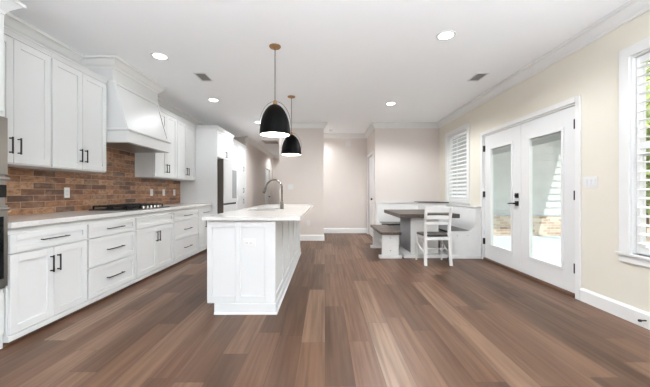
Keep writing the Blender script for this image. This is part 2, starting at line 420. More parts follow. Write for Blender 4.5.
# ------------------------------------------------------------------ windows with plantation shutters (right wall, facing -X)
def window(num, ys, lab, tilt_deg, apron):
    a, b, z0, z1 = ys
    r = struct_empty('window_%d' % num, (XR, (a + b) / 2, z0))
    c = .088
    m = MB(); x0, x1 = XR - .020, XR
    m.bbox(x0, x1, a - c, a, z0 + .0005, z1 + c); m.bbox(x0, x1, b, b + c, z0 + .0005, z1 + c); m.bbox(x0 - .003, x1, a - .001, b + .001, z1, z1 + c)
    m.build('casing', M['trim'], r)
    MB().bbox(XR - .036, XR + .0595, a - c - .02, b + c + .02, z0 - .022, z0).build('sill', M['trim'], r)
    MB().bbox(XR - .018, XR, a - c, b + c, z0 - .0225 - apron, z0 - .0225).build('apron', M['trim'], r)
    m = MB(); j = .014                                   # jamb lining and sash
    m.box(XR, XR + TW, a, a + j, z0, z1); m.box(XR, XR + TW, b - j, b, z0, z1); m.box(XR, XR + TW, a + j, b - j, z1 - j, z1); m.box(XR + .060, XR + TW, a + j, b - j, z0, z0 + j)
    m.build('jamb', M['trim'], r)
    m = MB(); s = .020; zm = (z0 + z1) / 2
    xs = (XR + .074, XR + .098)
    m.box(*xs, a + j, a + j + s, z0 + j, z1 - j); m.box(*xs, b - j - s, b - j, z0 + j, z1 - j)
    for zz in (z0 + j, zm - s / 2, z1 - j - s): m.box(*xs, a + j + s, b - j - s, zz, zz + s)
    m.build('sash', M['trim'], r)
    MB().box(XR + .085, XR + .089, a + j + s, b - j - s, z0 + j + s, z1 - j - s).build('pane', M['glass'], r)
    # shutter: a thing hung in the opening
    t = thing('plantation_shutter', lab, 'shutter', (XR + .03, (a + b) / 2, z0))
    p0, p1 = a + j + .003, b - j - .003; q0, q1 = z0 + .004, z1 - j - .003
    st = .030; xa, xb = XR + .030, XR + .058
    m = MB(); m.bbox(xa, xb, p0, p0 + st, q0, q1); m.bbox(xa, xb, p1 - st, p1, q0, q1)
    zr = 1.52 if z0 < .8 else 1.62
    two = z0 < .8
    for (r0, r1) in ((q0, q0 + .06), (zr - .03, zr + .03), (q1 - .06, q1)) if two else ((q0, q0 + .06), (q1 - .06, q1)): m.bbox(xa, xb, p0 + st, p1 - st, r0, r1)
    m.build('shutter_frame', M['shutter'], t)
    for (r0, r1) in ((q0 + .06, zr - .03), (zr + .03, q1 - .06)) if two else ((q0 + .06, q1 - .06),):
        n = round((r1 - r0) / .079); pt = (r1 - r0) / n
        for i in range(n):
            zc = r0 + (i + .5) * pt; tilt = math.radians(tilt_deg); hw = .042; th = .0055
            cx = xa + .010
            pl = []
            for (u, v) in ((-hw, 0), (-hw * .5, th), (hw * .5, th), (hw, 0), (hw * .5, -th), (-hw * .5, -th)):
                pl.append((cx + u * math.cos(tilt) - v * math.sin(tilt), zc + u * math.sin(tilt) + v * math.cos(tilt)))
            MB().prism(pl, 'y', p0 + st + .002, p1 - st - .002).build('louver', M['shutter'], t)
        MB().bbox(xa - .030, xa - .020, (p0 + p1) / 2 - .007, (p0 + p1) / 2 + .007, r0 + .03, r1 - .03).build('tilt_rod', M['shutter'], t)
window(1, NW, 'white plantation shutter in the cut-off window at the right edge of the photo', 10, .062)
window(2, DW, 'white plantation shutter in the small window above the dining bench', 32, .030)

# ------------------------------------------------------------------ french doors (door_1)
r = struct_empty('door_1', (XR, (FD[0] + FD[1]) / 2, 0))
a, b, _, zt = FD
c = .058
m = MB(); m.bbox(XR - .020, XR, a - c, a, 0, zt + c); m.bbox(XR - .020, XR, b, b + c, 0, zt + c); m.bbox(XR - .022, XR, a, b, zt, zt + c)
m.build('casing', M['trim'], r)
m = MB(); m.box(XR, XR + TW, a, a + .02, 0, zt); m.box(XR, XR + TW, b - .02, b, 0, zt); m.box(XR, XR + TW, a + .02, b - .02, zt - .02, zt)
m.build('jamb', M['trim'], r)
MB().bbox(XR - .012, XR + TW + .05, a + .02, b - .02, 0.001, .036).build('threshold', M['threshold'], r)
mid = (a + b) / 2; x0, x1 = XR + .012, XR + .057
for (p, q, near) in ((a + .023, mid - .002, True), (mid + .002, b - .023, False)):
    g0, g1 = (p + q) / 2 - .275, (p + q) / 2 + .275; h0, h1 = .27, 1.83
    d = MB()
    d.bbox(x0, x1, p, g0, .04, zt - .023, .002); d.bbox(x0, x1, g1, q, .04, zt - .023, .002)
    d.box(x0, x1, g0, g1, .04, h0); d.box(x0, x1, g0, g1, h1, zt - .023)
    leaf = d.build('door_leaf', M['door'], r)
    f = MB(); fw = .032; xo = x0 - .010
    f.bbox(xo, x0 + .002, g0 - fw + .012, g0 + .012, h0 - fw + .012, h1 + fw - .012); f.bbox(xo, x0 + .002, g1 - .012, g1 + fw - .012, h0 - fw + .012, h1 + fw - .012)
    f.bbox(xo, x0 + .002, g0 + .012, g1 - .012, h0 - fw + .012, h0 + .012); f.bbox(xo, x0 + .002, g0 + .012, g1 - .012, h1 - .012, h1 + fw - .012)
    f.build('glazing_frame', M['door'], leaf)
    pm = MB(); pm.box(x0 + .010, x0 + .013, g0, g1, h0, h1); pm.box(x0 + .034, x0 + .037, g0, g1, h0, h1)
    pm.build('pane', M['glass'], leaf)
    bl = MB(); bl.box(x0 + .016, x0 + .031, g0 + .016, g1 - .016, h1 - .045, h1 - .014)
    for i in range(7): bl.box(x0 + .015, x0 + .032, g0 + .020, g1 - .020, h1 - .055 - i * .0085, h1 - .050 - i * .0085)
    bl.build('raised_blind', M['blind'], leaf)
    for zz in (.26, 1.04, 1.80):
        hy = p if near else q
        hg = MB(); hg.tube([(XR - .006, hy + (-.006 if near else .006), zz), (XR - .006, hy + (-.006 if near else .006), zz + .10)], .0085, 8)
        hg.box(XR - .002, x0 + .001, hy - .016, hy + .016, zz, zz + .10)
        hg.build('hinge', M['black'], leaf)
    if not near:
        ly = p + .065
        e = MB(); e.box(x0 - .016, x0, ly - .032, ly + .032, 1.045, 1.110); e.tube([(x0 - .016, ly, 1.078), (x0 - .030, ly, 1.078)], .018, 12)
        e.build('deadbolt', M['black'], leaf)
        e = MB(); e.box(x0 - .012, x0, ly - .033, ly + .033, .935, 1.0); e.tube([(x0 - .012, ly, .967), (x0 - .055, ly, .967)], .012, 10)
        e.tube([(x0 - .050, ly - .008, .967), (x0 - .052, ly + .05, .968), (x0 - .050, ly + .125, .964)], [.012, .010, .008], 10)
        e.build('lever_handle', M['black'], leaf)
# astragal between the leaves
MB().bbox(x0 - .006, x0, mid - .018, mid + .018, .04, zt - .024).build('astragal', M['door'], r)

# hall doors
r = struct_empty('door_2', (DX, 7.62, 0))
m = MB(); m.bbox(DX - .018, DX, 7.13, 7.20, 0, 2.12); m.bbox(DX - .018, DX, 8.05, 8.12, 0, 2.12); m.bbox(DX - .018, DX, 7.20, 8.05, 2.05, 2.12)
m.build('casing', M['trim'], r)
lf = MB().box(DX + .030, DX + .065, 7.205, 8.045, .01, 2.045)
leaf = lf.build('door_leaf', M['door'], r)
pm = MB()
for (za, zb) in ((.12, .85), (1.0, 1.92)):
    for (ua, ub) in ((7.30, 7.58), (7.67, 7.95)): pm.bbox(DX + .024, DX + .031, ua, ub, za, zb, .004)
pm.build('raised_panel', M['door'], leaf)
k = MB().tube([(DX + .03, 7.27, .96), (DX - .015, 7.27, .96)], .011, 10).tube([(DX - .012, 7.27, .96), (DX - .022, 7.27, .96), (DX - .045, 7.27, .96), (DX - .052, 7.27, .96)], [.012, .027, .027, .012], 14)
k.build('door_knob', M['black'], leaf)
r = struct_empty('door_3', (HALLX, 11.97, 0))
m = MB(); m.bbox(HALLX, HALLX + .018, 11.48, 11.55, 0, 2.12); m.bbox(HALLX, HALLX + .018, 12.40, 12.47, 0, 2.12); m.bbox(HALLX, HALLX + .018, 11.55, 12.40, 2.05, 2.12)
m.build('casing', M['trim'], r)
leaf = MB().box(HALLX - .06, HALLX - .025, 11.555, 12.395, .01, 2.045).build('door_leaf', M['door'], r)
k = MB().tube([(HALLX - .025, 12.31, .95), (HALLX + .018, 12.31, .95)], .011, 10).tube([(HALLX + .012, 12.31, .95), (HALLX + .022, 12.31, .95), (HALLX + .045, 12.31, .95), (HALLX + .052, 12.31, .95)], [.012, .027, .027, .012], 14)
k.build('door_knob', M['black'], leaf)

# ================================================================== KITCHEN, LEFT WALL
CT = .902            # counter top height
def FX(xf):          # frame for faces that look towards +X: (u along Y, d outward, z)
    return lambda u, d, z: (xf + d, u, z)
def FXN(xf):
    return lambda u, d, z: (xf - d, u, z)
def FYN(yf):
    return lambda u, d, z: (u, yf - d, z)
def shaker(fn, u0, u1, z0, z1, name, parent, th=.020, st=.057, mat=None):
    m = MB(fn); b = .0015
    m.bbox(u0, u0 + st, 0, th, z0, z1, b); m.bbox(u1 - st, u1, 0, th, z0, z1, b)
    m.bbox(u0 + st, u1 - st, 0, th, z0, z0 + st, b); m.bbox(u0 + st, u1 - st, 0, th, z1 - st, z1, b)
    m.box(u0 + st, u1 - st, 0, th - .010, z0 + st, z1 - st)
    return m.build(name, mat or M['cab'], parent)
def pull(fn, u, z, L, vertical, parent, th=.020):
    m = MB(fn); r = .0048
    if vertical:
        m.bbox(u - r, u + r, th + .024, th + .034, z - L / 2, z + L / 2, .002)
        for s in (-1, 1): m.box(u - r * .8, u + r * .8, th, th + .027, z + s * (L / 2 - .012) - r, z + s * (L / 2 - .012) + r)
    else:
        m.bbox(u - L / 2, u + L / 2, th + .024, th + .034, z - r, z + r, .002)
        for s in (-1, 1): m.box(u + s * (L / 2 - .012) - r, u + s * (L / 2 - .012) + r, th, th + .027, z - r * .8, z + r * .8)
    return m.build('handle', M['black'], parent)

BX = -2.30           # carcass front of the base cabinets (door faces at -2.28)
def base_cabinet(y0, y1, layout, label):
    t = thing('base_cabinet', label, 'cabinet', ((XL + BX) / 2, (y0 + y1) / 2, 0), 'base cabinets under the long counter')
    m = MB(); e = .0008
    m.box(XL + .001, BX, y0 + e, y1 - e, .036, CT - .043)
    m.build('carcass', M['cab'], t)
    MB(FX(BX)).bbox(y0 + e, y1 - e, 0.0002, .018, .036, .078, .002).build('toe_board', M['cab'], t)
    MB().box(XL + .001, BX - .020, y0 + e, y1 - e, 0.0004, .0355).build('toe_shade_strip', M['threshold'], t)  # brown strip paints in the dark shade of the recess under the cabinet
    fn = FX(BX); g = .012
    if layout == 'drawers':
        for (a, b) in ((.084, .376), (.390, .662), (.676, .812)):
            d = shaker(fn, y0 + g, y1 - g, a, b, 'drawer', t, st=.045)
            pull(fn, (y0 + y1) / 2, (a + b) / 2 + .0, .25, False, d)
    else:
        d = shaker(fn, y0 + g, y1 - g, .676, .812, 'drawer' if layout != 'false' else 'false_front', t, st=.045)
        if layout != 'false': pull(fn, (y0 + y1) / 2, .744, .25, False, d)
        mid = (y0 + y1) / 2
        for (a, b, hu) in ((y0 + g, mid - .002, mid - .032), (mid + .002, y1 - g, mid + .032)):
            d = shaker(fn, a, b, .084, .662, 'door', t); pull(fn, hu, .53, .14, True, d)
    return t
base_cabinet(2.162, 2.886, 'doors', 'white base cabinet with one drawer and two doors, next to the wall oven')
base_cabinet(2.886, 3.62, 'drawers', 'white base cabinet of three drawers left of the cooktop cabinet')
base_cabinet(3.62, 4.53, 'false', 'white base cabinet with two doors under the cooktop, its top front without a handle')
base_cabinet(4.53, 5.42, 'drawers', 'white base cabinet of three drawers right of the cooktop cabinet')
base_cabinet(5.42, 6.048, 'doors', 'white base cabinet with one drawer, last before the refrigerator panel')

# countertop and backsplash
tag(MB().bbox(XL + .014, -2.255, 2.158, 6.049, CT - .042, CT, .004).build('countertop', M['quartz']), 'long white quartz countertop on the base cabinets along the brick backsplash', 'countertop')
m = MB().box(XL + .0005, XL + .013, 2.16, 6.05, CT + .0005, 1.355)
m.box(XL + .0005, XL + .013, 3.597, 4.60, 1.355, 1.722)
bs = m.build('backsplash', M['brick']); tag(bs, 'brown brick-look tile backsplash on the left kitchen wall', 'backsplash')

# upper cabinets
UX = -2.63           # carcass front (door faces at -2.61)
UZ0, UZ1 = 1.357, 2.42
SP = [(0, UZ1), (.010, UZ1), (.014, UZ1 + .012), (.028, UZ1 + .036), (.034, UZ1 + .040), (.034, UZ1 + .052), (0, UZ1 + .052)]
def upper_cabinet(y0, y1, label, ends=''):
    t = thing('upper_cabinet', label, 'cabinet', ((XL + UX) / 2, (y0 + y1) / 2, UZ0), 'upper cabinets on the left wall')
    e = .0008
    MB().box(XL + .001, UX, y0 + e, y1 - e, UZ0, UZ1 + .052).build('carcass', M['cab'], t)
    path = []
    if 'n' in ends: path += [(XL + .002, y0 + e)]
    path += [(UX + .001, y0 + e), (UX + .001, y1 - e)]
    if 'f' in ends: path += [(XL + .002, y1 - e)]
    MB().sweep(path, SP, -1).build('cornice', M['cab'], t)
    fn = FX(UX); mid = (y0 + y1) / 2; g = .010
    for (a, b, hu) in ((y0 + g, mid - .002, mid - .034), (mid + .002, y1 - g, mid + .034)):
        d = shaker(fn, a, b, UZ0 + .012, UZ1 - .012, 'door', t); pull(fn, hu, UZ0 + .155, .14, True, d)
upper_cabinet(2.166, 2.866, 'white upper cabinet with two doors, next to the wall oven cabinet')
upper_cabinet(2.866, 3.592, 'white upper cabinet with two doors just left of the range hood')
upper_cabinet(4.602, 5.30, 'white upper cabinet with two doors just right of the range hood', 'n')
upper_cabinet(5.30, 6.045, 'white upper cabinet with two doors against the refrigerator panel')

# range hood
t = thing('range_hood', 'white range hood with tapered front above the cooktop', 'range hood', (-2.65, 4.09, 1.72))
y0, y1 = 3.602, 4.578; xw = XL + .001
body = [(xw, 1.75), (-2.385, 1.75), (-2.385, 1.885), (-2.546, 2.46), (-2.546, H - .001), (xw, H - .001)]
MB().prism(body, 'y', y0 + .012, y1 - .012).build('hood_body', M['cab'], t)
m = MB(); m.bbox(xw, -2.368, y0, y1, 1.726, 1.866, .003)
m.sweep([(xw, y0), (-2.368, y0), (-2.368, y1), (xw, y1)], [(-.03, 1.862), (.001, 1.862), (.014, 1.872), (.018, 1.886), (.004, 1.894), (-.03, 1.894)], -1)
m.build('hood_band', M['cab'], t)
# raised border on the sloping front
def slope(v, d):     # v 0..1 from band to frieze, d outward
    ax, az, bx, bz = -2.385, 1.895, -2.546, 2.46
    L = math.hypot(bx - ax, bz - az); nx, nz = (bz - az) / L, -(bx - ax) / L
    return (ax + (bx - ax) * v + nx * d, az + (bz - az) * v + nz * d)
fs = lambda u, d, v: (slope(v, d)[0], u, slope(v, d)[1])
m = MB(fs); wd = .030; vv = wd / .597
m.box(y0 + .012, y0 + .012 + wd, 0, .009, 0, 1); m.box(y1 - .012 - wd, y1 - .012, 0, .009, 0, 1)
m.box(y0 + .012 + wd, y1 - .012 - wd, 0, .009, 0, vv); m.box(y0 + .012 + wd, y1 - .012 - wd, 0, .009, 1 - vv, 1)
m.build('front_border', M['cab'], t)
m = MB(); m.sweep([(xw, y0 + .012), (-2.546, y0 + .012), (-2.546, y1 - .012), (xw, y1 - .012)], CP, -1)
m.sweep([(-2.60, y0 + .012), (-2.546, y0 + .012), (-2.546, y1 - .012), (-2.60, y1 - .012)], [(0, 2.452), (.009, 2.452), (.009, 2.474), (0, 2.476)], -1)
m.build('hood_crown', M['trim'], t)
MB().box(XL + .05, -2.42, y0 + .05, y1 - .05, 1.7225, 1.728).build('vent_insert', M['steel'], t)

# cooktop
t = thing('gas_cooktop', 'black gas cooktop with iron grates set in the left counter', 'cooktop', (-2.6, 4.07, CT))
cx0, cx1, cy0, cy1 = -2.87, -2.330, 3.64, 4.51; z = CT + .0005
MB().bbox(cx0, cx1, cy0, cy1, z, z + .012, .004).build('glass_tray', M['black'], t)
third = (cy1 - cy0 - .04) / 3
for i in range(3):
    a = cy0 + .02 + i * third + .006; b = a + third - .012; m = MB(); gx0, gx1 = cx0 + .03, cx1 - .09
    zt0, zt1 = z + .040, z + .054
    for yy in (a, b - .012, (a + b) / 2 - .006): m.box(gx0, gx1, yy, yy + .012, zt0, zt1)
    for xx in (gx0, gx0 + (gx1 - gx0) * .25, gx0 + (gx1 - gx0) * .5, gx0 + (gx1 - gx0) * .75, gx1 - .012): m.box(xx, xx + .012, a, b, zt0, zt1)
    for xx in (gx0, gx1 - .014):
        for yy in (a, b - .014): m.box(xx, xx + .014, yy, yy + .014, z + .011, zt0 + .001)
    m.build('grate', M['grate'], t)
for (bx, by) in ((-2.75, 3.84), (-2.53, 3.84), (-2.64, 4.10), (-2.75, 4.36), (-2.53, 4.36)):
    MB().lathe([(.045, z + .011), (.045, z + .020), (.034, z + .022), (.034, z + .032), (.028, z + .035)], bx, by, 20).build('burner', M['grate'], t)
for i in range(5):
    ky = 3.94 + i * .085
    MB().lathe([(.021, z + .011), (.020, z + .018), (.017, z + .020), (.016, z + .040), (.012, z + .043)], -2.385, ky, 16).build('knob', M['chrome'], t)

# oven tower
OX = -2.318
t = thing('oven_cabinet', 'tall white cabinet at the left edge holding the wall ovens', 'cabinet', ((XL + OX) / 2, 1.78, 0))
m = MB(); e = 2.158
m.box(XL + .001, OX, 1.40, e, 0, .435); m.box(XL + .001, OX, 1.40, e, 1.663, 2.42)
m.box(XL + .001, OX, 1.40, 1.425, .435, 1.663); m.box(XL + .001, OX, e - .022, e, .435, 1.663); m.box(XL + .001, XL + .03, 1.425, e - .022, .435, 1.663)
m.build('carcass', M['cab'], t)
TC = [(0, 2.40), (.008, 2.40), (.012, 2.425), (.03, 2.445), (.055, 2.475), (.07, 2.49), (.085, 2.495), (.085, 2.515), (0, 2.515)]
m = MB().sweep([(XL + .002, 1.40), (OX, 1.40), (OX, e), (UX + .045, e)], TC, -1); m.box(XL + .002, OX, 1.40, e, 2.42, 2.51)
m.build('cornice', M['cab'], t)
for (a, b, hu) in ((1.41, 1.777, 1.745), (1.781, 2.148, 1.813)):
    d = shaker(FX(OX), a, b, 1.70, 2.39, 'door', t); pull(FX(OX), hu, 1.80, .14, True, d)
d = shaker(FX(OX), 1.41, 2.148, .11, .40, 'drawer', t); pull(FX(OX), 1.78, .26, .25, False, d)
t = thing('wall_oven', 'stainless double wall oven in the tall cabinet at the left edge', 'oven', (OX, 1.78, .44))
o0, o1 = 1.428, 2.133
m = MB(); m.box(XL + .04, OX, o0, o1, .44, 1.66); m.bbox(OX + .0005, OX + .022, 1.405, 2.156, .436, 1.662, .003); m.build('oven_body', M['steel'], t)
MB().bbox(OX + .022, OX + .040, o0, 2.156, 1.245, 1.655, .004).build('upper_door', M['steel'], t)
MB().bbox(OX + .022, OX + .040, o0, 2.156, .45, 1.03, .004).build('lower_door', M['steel'], t)
MB().bbox(OX + .022, OX + .040, o0, 2.148, 1.085, 1.175, .003).build('control_panel', M['blackglass'], t)
MB().bbox(OX + .040, OX + .043, o0 + .06, 2.125, .51, .95, .001).build('door_window', M['blackglass'], t)
for zz in (1.215, 1.005):
    m = MB().tube([(OX + .085, o0 + .05, zz), (OX + .085, 2.12, zz)], .011, 12)
    for yy in (o0 + .09, 2.08): m.tube([(OX + .02, yy, zz), (OX + .085, yy, zz)], .008, 8)
    m.build('handle', M['steel'], t)

# refrigerator enclosure, refrigerator, pantry
PX = -2.20
t = thing('refrigerator_surround', 'tall white panel and bridge cabinet around and above the refrigerator', 'cabinet', ((XL + PX) / 2, 6.58, 0))
m = MB(); m.box(XL + .001, PX + .02, 6.052, 6.080, 0, 2.46); m.box(XL + .001, PX + .02, 7.085, 7.110, 0, 2.46); m.build('side_panel', M['cab'], t)
MB().box(XL + .001, PX, 6.0805, 7.0845, 1.84, 2.46).build('bridge_carcass', M['cab'], t)
for (a, b, hu) in ((6.088, 6.580, 6.548), (6.584, 7.078, 6.616)):
    d = shaker(FX(PX), a, b, 1.855, 2.405, 'door', t); pull(FX(PX), hu, 1.945, .13, True, d)
MB().sweep([(UX + .045, 6.052), (PX + .0205, 6.052), (PX + .0205, 7.110), (BX + .03, 7.110)], [(0, 2.41), (.008, 2.41), (.012, 2.425), (.022, 2.45), (.026, 2.453), (.026, 2.467), (-.02, 2.467)], -1).build('cornice', M['cab'], t)
t = thing('refrigerator', 'white glass-front refrigerator with dark grey sides beside the tall panel', 'refrigerator', (-2.45, 6.58, 0))
f0, f1 = 6.092, 7.012
MB().bbox(XL + .03, -2.14, f0, f1, .02, 1.80, .004).build('body', M['darkside'], t)
fm = (f0 + f1) / 2
MB().bbox(-2.138, -2.065, f0, f0 + .012, .06, 1.805, .002).build('door_edge', M['darkside'], t)
MB().bbox(-2.137, -2.055, f0 + .0125, fm - .003, .90, 1.805, .004).build('left_door', M['fridge'], t)
rd = MB().bbox(-2.137, -2.055, fm + .003, f1, .90, 1.805, .004).build('right_door', M['fridge'], t)
MB().bbox(-2.0548, -2.052, fm + .10, f1 - .05, .99, 1.62, .001).build('glass_window', M['fridgepanel'], rd)
for (za, zb) in ((.47, .86), (.06, .455)):
    MB().bbox(-2.137, -2.055, f0 + .0125, f1, za, zb, .004).build('freezer_drawer', M['fridge'], t)
MB().box(-2.138, -2.075, f0 + .0125, f1 - .002, .862, .899).build('grip_channel', M['black'], t)
t = thing('pantry_cabinet', 'tall white pantry cabinet with stacked doors beyond the refrigerator', 'cabinet', ((XL + BX) / 2, 7.91, 0))
MB().box(XL + .001, BX, 7.112, 8.712, .0, 2.42).build('carcass', M['cab'], t)
MB().sweep([(BX + .001, 7.1135), (BX + .001, 8.712)], [(-.01, 2.40), (.008, 2.40), (.012, 2.415), (.022, 2.435), (.026, 2.44), (.026, 2.455), (-.01, 2.455)], -1).build('cornice', M['cab'], t)
for (a, b, hs) in ((7.13, 7.90, 1), (7.915, 8.70, 1)):
    for (za, zb, hz) in ((.10, .97, .88), (.99, 1.66, 1.18), (1.68, 2.39, 1.77)):
        d = shaker(FX(BX), a, b, za, zb, 'door', t)
        if a > 7.5: pull(FX(BX), a + .42, hz, .13, True, d)

# ================================================================== ISLAND
ix0, ix1, iy0, iy1 = -1.085, -.470, 2.775, 5.53
t = thing('kitchen_island', 'white panelled kitchen island standing alone on the wood floor', 'island', ((ix0 + ix1) / 2, (iy0 + iy1) / 2, 0))
zc = CT - .0405
MB().box(ix0, ix1, iy0, 3.74, .1005, zc).box(ix0, ix1, 4.46, iy1, .1005, zc).box(ix0, -1.038, 3.74, 4.46, .1005, zc).box(-.612, ix1, 3.74, 4.46, .1005, zc).box(-1.038, -.612, 3.74, 4.46, .1005, .64).box(ix0 + .068, ix1, iy0, iy1, 0, .1005).build('carcass', M['cab'], t)
# near end panelling (faces the camera)
fn = FYN(iy0); m = MB(fn); th = .013; ex = ix1 + .013
zt = CT - .0410
us = [(ix0, ix0 + .045), (ix0 + .262, ix0 + .308), (ix1 - .085, ex)]
for (a, b) in us: m.bbox(a, b, 0, th, .1005, zt, .002)
for (a, b) in ((ix0 + .045, ix0 + .262), (ix0 + .308, ix1 - .085)):
    m.bbox(a, b, 0, th, .1005, .165, .002); m.bbox(a, b, 0, th, zt - .06, zt, .002)
m.build('end_panelling', M['cab'], t)
fn = FX(ix1); m = MB(fn); n = 5; wst = .07; span = iy1 - iy0
for i in range(n + 1):
    c = iy0 + i * span / n; a, b = max(iy0, c - wst / 2), min(iy1, c + wst / 2); m.bbox(a, b, 0, th, .1005, zt, .002)
for i in range(n):
    a = max(iy0, iy0 + i * span / n - wst / 2) + (wst if i else wst / 2); b = iy0 + (i + 1) * span / n - (wst / 2)
    m.bbox(a, b, 0, th, .1005, .165, .002); m.bbox(a, b, 0, th, zt - .06, zt, .002)
m.build('side_panelling', M['cab'], t)
m = MB(); m.sweep([(ix0 + .068, iy0), (ix1, iy0), (ix1, iy1), (ix0 + .068, iy1)], [(0, 0), (.030, 0), (.030, .012), (.020, .022), (.019, .095), (.013, .1003), (0, .1003)], -1)
m.build('base_moulding', M['cab'], t)
fnk = FXN(ix0)
for i, (a, b) in enumerate(((2.80, 3.50), (3.50, 4.50), (4.50, 5.50))):
    mid = (a + b) / 2
    d = shaker(fnk, a + .01, b - .01, .70, .84, 'drawer', t, st=.045); pull(fnk, mid, .77, .25, False, d)
    for (p, q, hu) in ((a + .01, mid - .002, mid - .032), (mid + .002, b - .01, mid + .032)):
        d = shaker(fnk, p, q, .115, .685, 'door', t); pull(fnk, hu, .56, .14, True, d)
# island top with a cut-out for the sink
kx0, kx1, ky0, ky1 = -1.115, -.225, 2.725, 5.60
sx0, sx1, sy0, sy1 = -1.01, -.64, 3.78, 4.42
def slab(x0, x1, y0, y1, hx0, hx1, hy0, hy1, z0, z1, b=.003):
    bm = bmesh.new()
    o = [(x0, y0), (x1, y0), (x1, y1), (x0, y1)]; i = [(hx0, hy0), (hx1, hy0), (hx1, hy1), (hx0, hy1)]
    V = {}
    for z in (z0, z1):
        V[z] = ([bm.verts.new((*p, z)) for p in o], [bm.verts.new((*p, z)) for p in i])
    for k in range(4):
        j = (k + 1) % 4
        for z in (z0, z1): bm.faces.new((V[z][0][k], V[z][0][j], V[z][1][j], V[z][1][k]))
        bm.faces.new((V[z0][0][k], V[z0][0][j], V[z1][0][j], V[z1][0][k])); bm.faces.new((V[z0][1][k], V[z0][1][j], V[z1][1][j], V[z1][1][k]))
    bmesh.ops.recalc_face_normals(bm, faces=bm.faces[:])
    bm.verts.index_update(); m = MB(); m.add([v.co.copy() for v in bm.verts], [[v.index for v in f.verts] for f in bm.faces]); bm.free(); return m
ZI = .898
tag(slab(kx0, kx1, ky0, ky1, sx0, sx1, sy0, sy1, ZI - .032, ZI).build('island_countertop', M['quartz']), 'white quartz slab on the island, overhanging on the right', 'countertop')
m = slab(sx0 - .02, sx1 + .02, sy0 - .02, sy1 + .02, sx0 + .004, sx1 - .004, sy0 + .004, sy1 - .004, .68, ZI - .0325)
m.box(sx0 - .02, sx1 + .02, sy0 - .02, sy1 + .02, .670, .682)
sk = m.build('sink', M['nickel']); tag(sk, 'undermount steel sink sunk in the island countertop', 'sink')
# faucet
t = thing('faucet', 'brushed nickel gooseneck faucet on the island beside the sink', 'faucet', (-.588, 4.10, ZI))
fx, fy = -.588, 4.10
MB().lathe([(.029, ZI + .0003), (.029, ZI + .006), (.024, ZI + .010), (.0225, ZI + .085), (.019, ZI + .095), (.0165, ZI + .10)], fx, fy, 20).build('base', M['nickel'], t)
R = .108; pts = [(fx, fy, ZI + .09), (fx, fy, ZI + .20), (fx, fy, ZI + .285)]
cz = ZI + .285
for i in range(1, 13):
    a = math.pi * i / 12 * 0.93; pts.append((fx - R + R * math.cos(a), fy, cz + R * math.sin(a)))
MB().tube(pts, .0125, 12).build('gooseneck', M['nickel'], t)
ex, ez = pts[-1][0], pts[-1][2]; dv = (Vector(pts[-1]) - Vector(pts[-2])).normalized()
hd = [Vector((ex, fy, ez)) + dv * s for s in (0, .02, .06, .105)]
MB().tube(hd, [.0135, .016, .0175, .019], 12).build('spray_head', M['nickel'], t)
MB().tube([(fx, fy, ZI + .055), (fx + .012, fy - .02, ZI + .058), (fx + .02, fy - .06, ZI + .075), (fx + .025, fy - .085, ZI + .095)], [.011, .009, .006, .005], 10).build('lever', M['nickel'], t)

# ================================================================== PENDANTS
def pendant(x, y, label):
    t = thing('pendant_light', label, 'pendant lamp', (x, y, H), 'pendants over the island')
    MB().lathe([(.064, H - .0005), (.064, H - .010), (.058, H - .017), (.018, H - .022), (.010, H - .034)], x, y, 28).build('canopy', M['brass'], t)
    MB().tube([(x, y, H - .03), (x, y, 2.135)], .0048, 8).build('rod', M['nickel'], t)
    zb, zt, rm = 1.760, 2.096, .168
    out = []; n = 14
    for i in range(n + 1):
        f = i / n; a = f * math.pi / 2
        out.append((max(.014, rm * math.cos(a)), zb + .012 + (zt - zb - .012) * math.sin(a)))
    out = [(rm - .001, zb)] + out
    MB().lathe(out + [(max(.010, r - .004), z - .004) for r, z in out[::-1]], x, y, 40, closed=True).build('shade', M['shadeout'], t)
    inn = [(max(.008, r - .006), z - (.006 if i > 1 else 0)) for i, (r, z) in enumerate(out)]
    inn2 = [(max(.004, r - .003), z - .003 if i > 1 else z) for i, (r, z) in enumerate(inn)]
    MB().lathe(inn + inn2[::-1], x, y, 40, closed=True).build('shade_lining', M['shadein'], t)
    MB().lathe([(.020, zt - .006), (.024, zt), (.020, zt + .028), (.010, zt + .045)], x, y, 20).build('cap', M['brass'], t)
    pts = []
    for i in range(17):
        a = math.pi * i / 16
        pts.append((x + .174 * math.cos(a), y, 1.86 + .268 * math.sin(a) ** 1.0))
    MB().tube(pts, .0026, 6).build('yoke', M['nickel'], t)
    MB().lathe([(.012, 2.02), (.022, 1.995), (.042, 1.94), (.046, 1.91), (.034, 1.875), (.010, 1.863)], x, y, 20).build('bulb', M['bulb'], t)
    l = light('pendant_bulb_light', 'POINT', (x, y, 1.815), 9, (1.0, .93, .84), shadow_soft_size=.04)
pendant(-.553, 3.32, 'black dome pendant lamp over the near end of the island')
pendant(-.567, 5.06, 'black dome pendant lamp over the far end of the island')

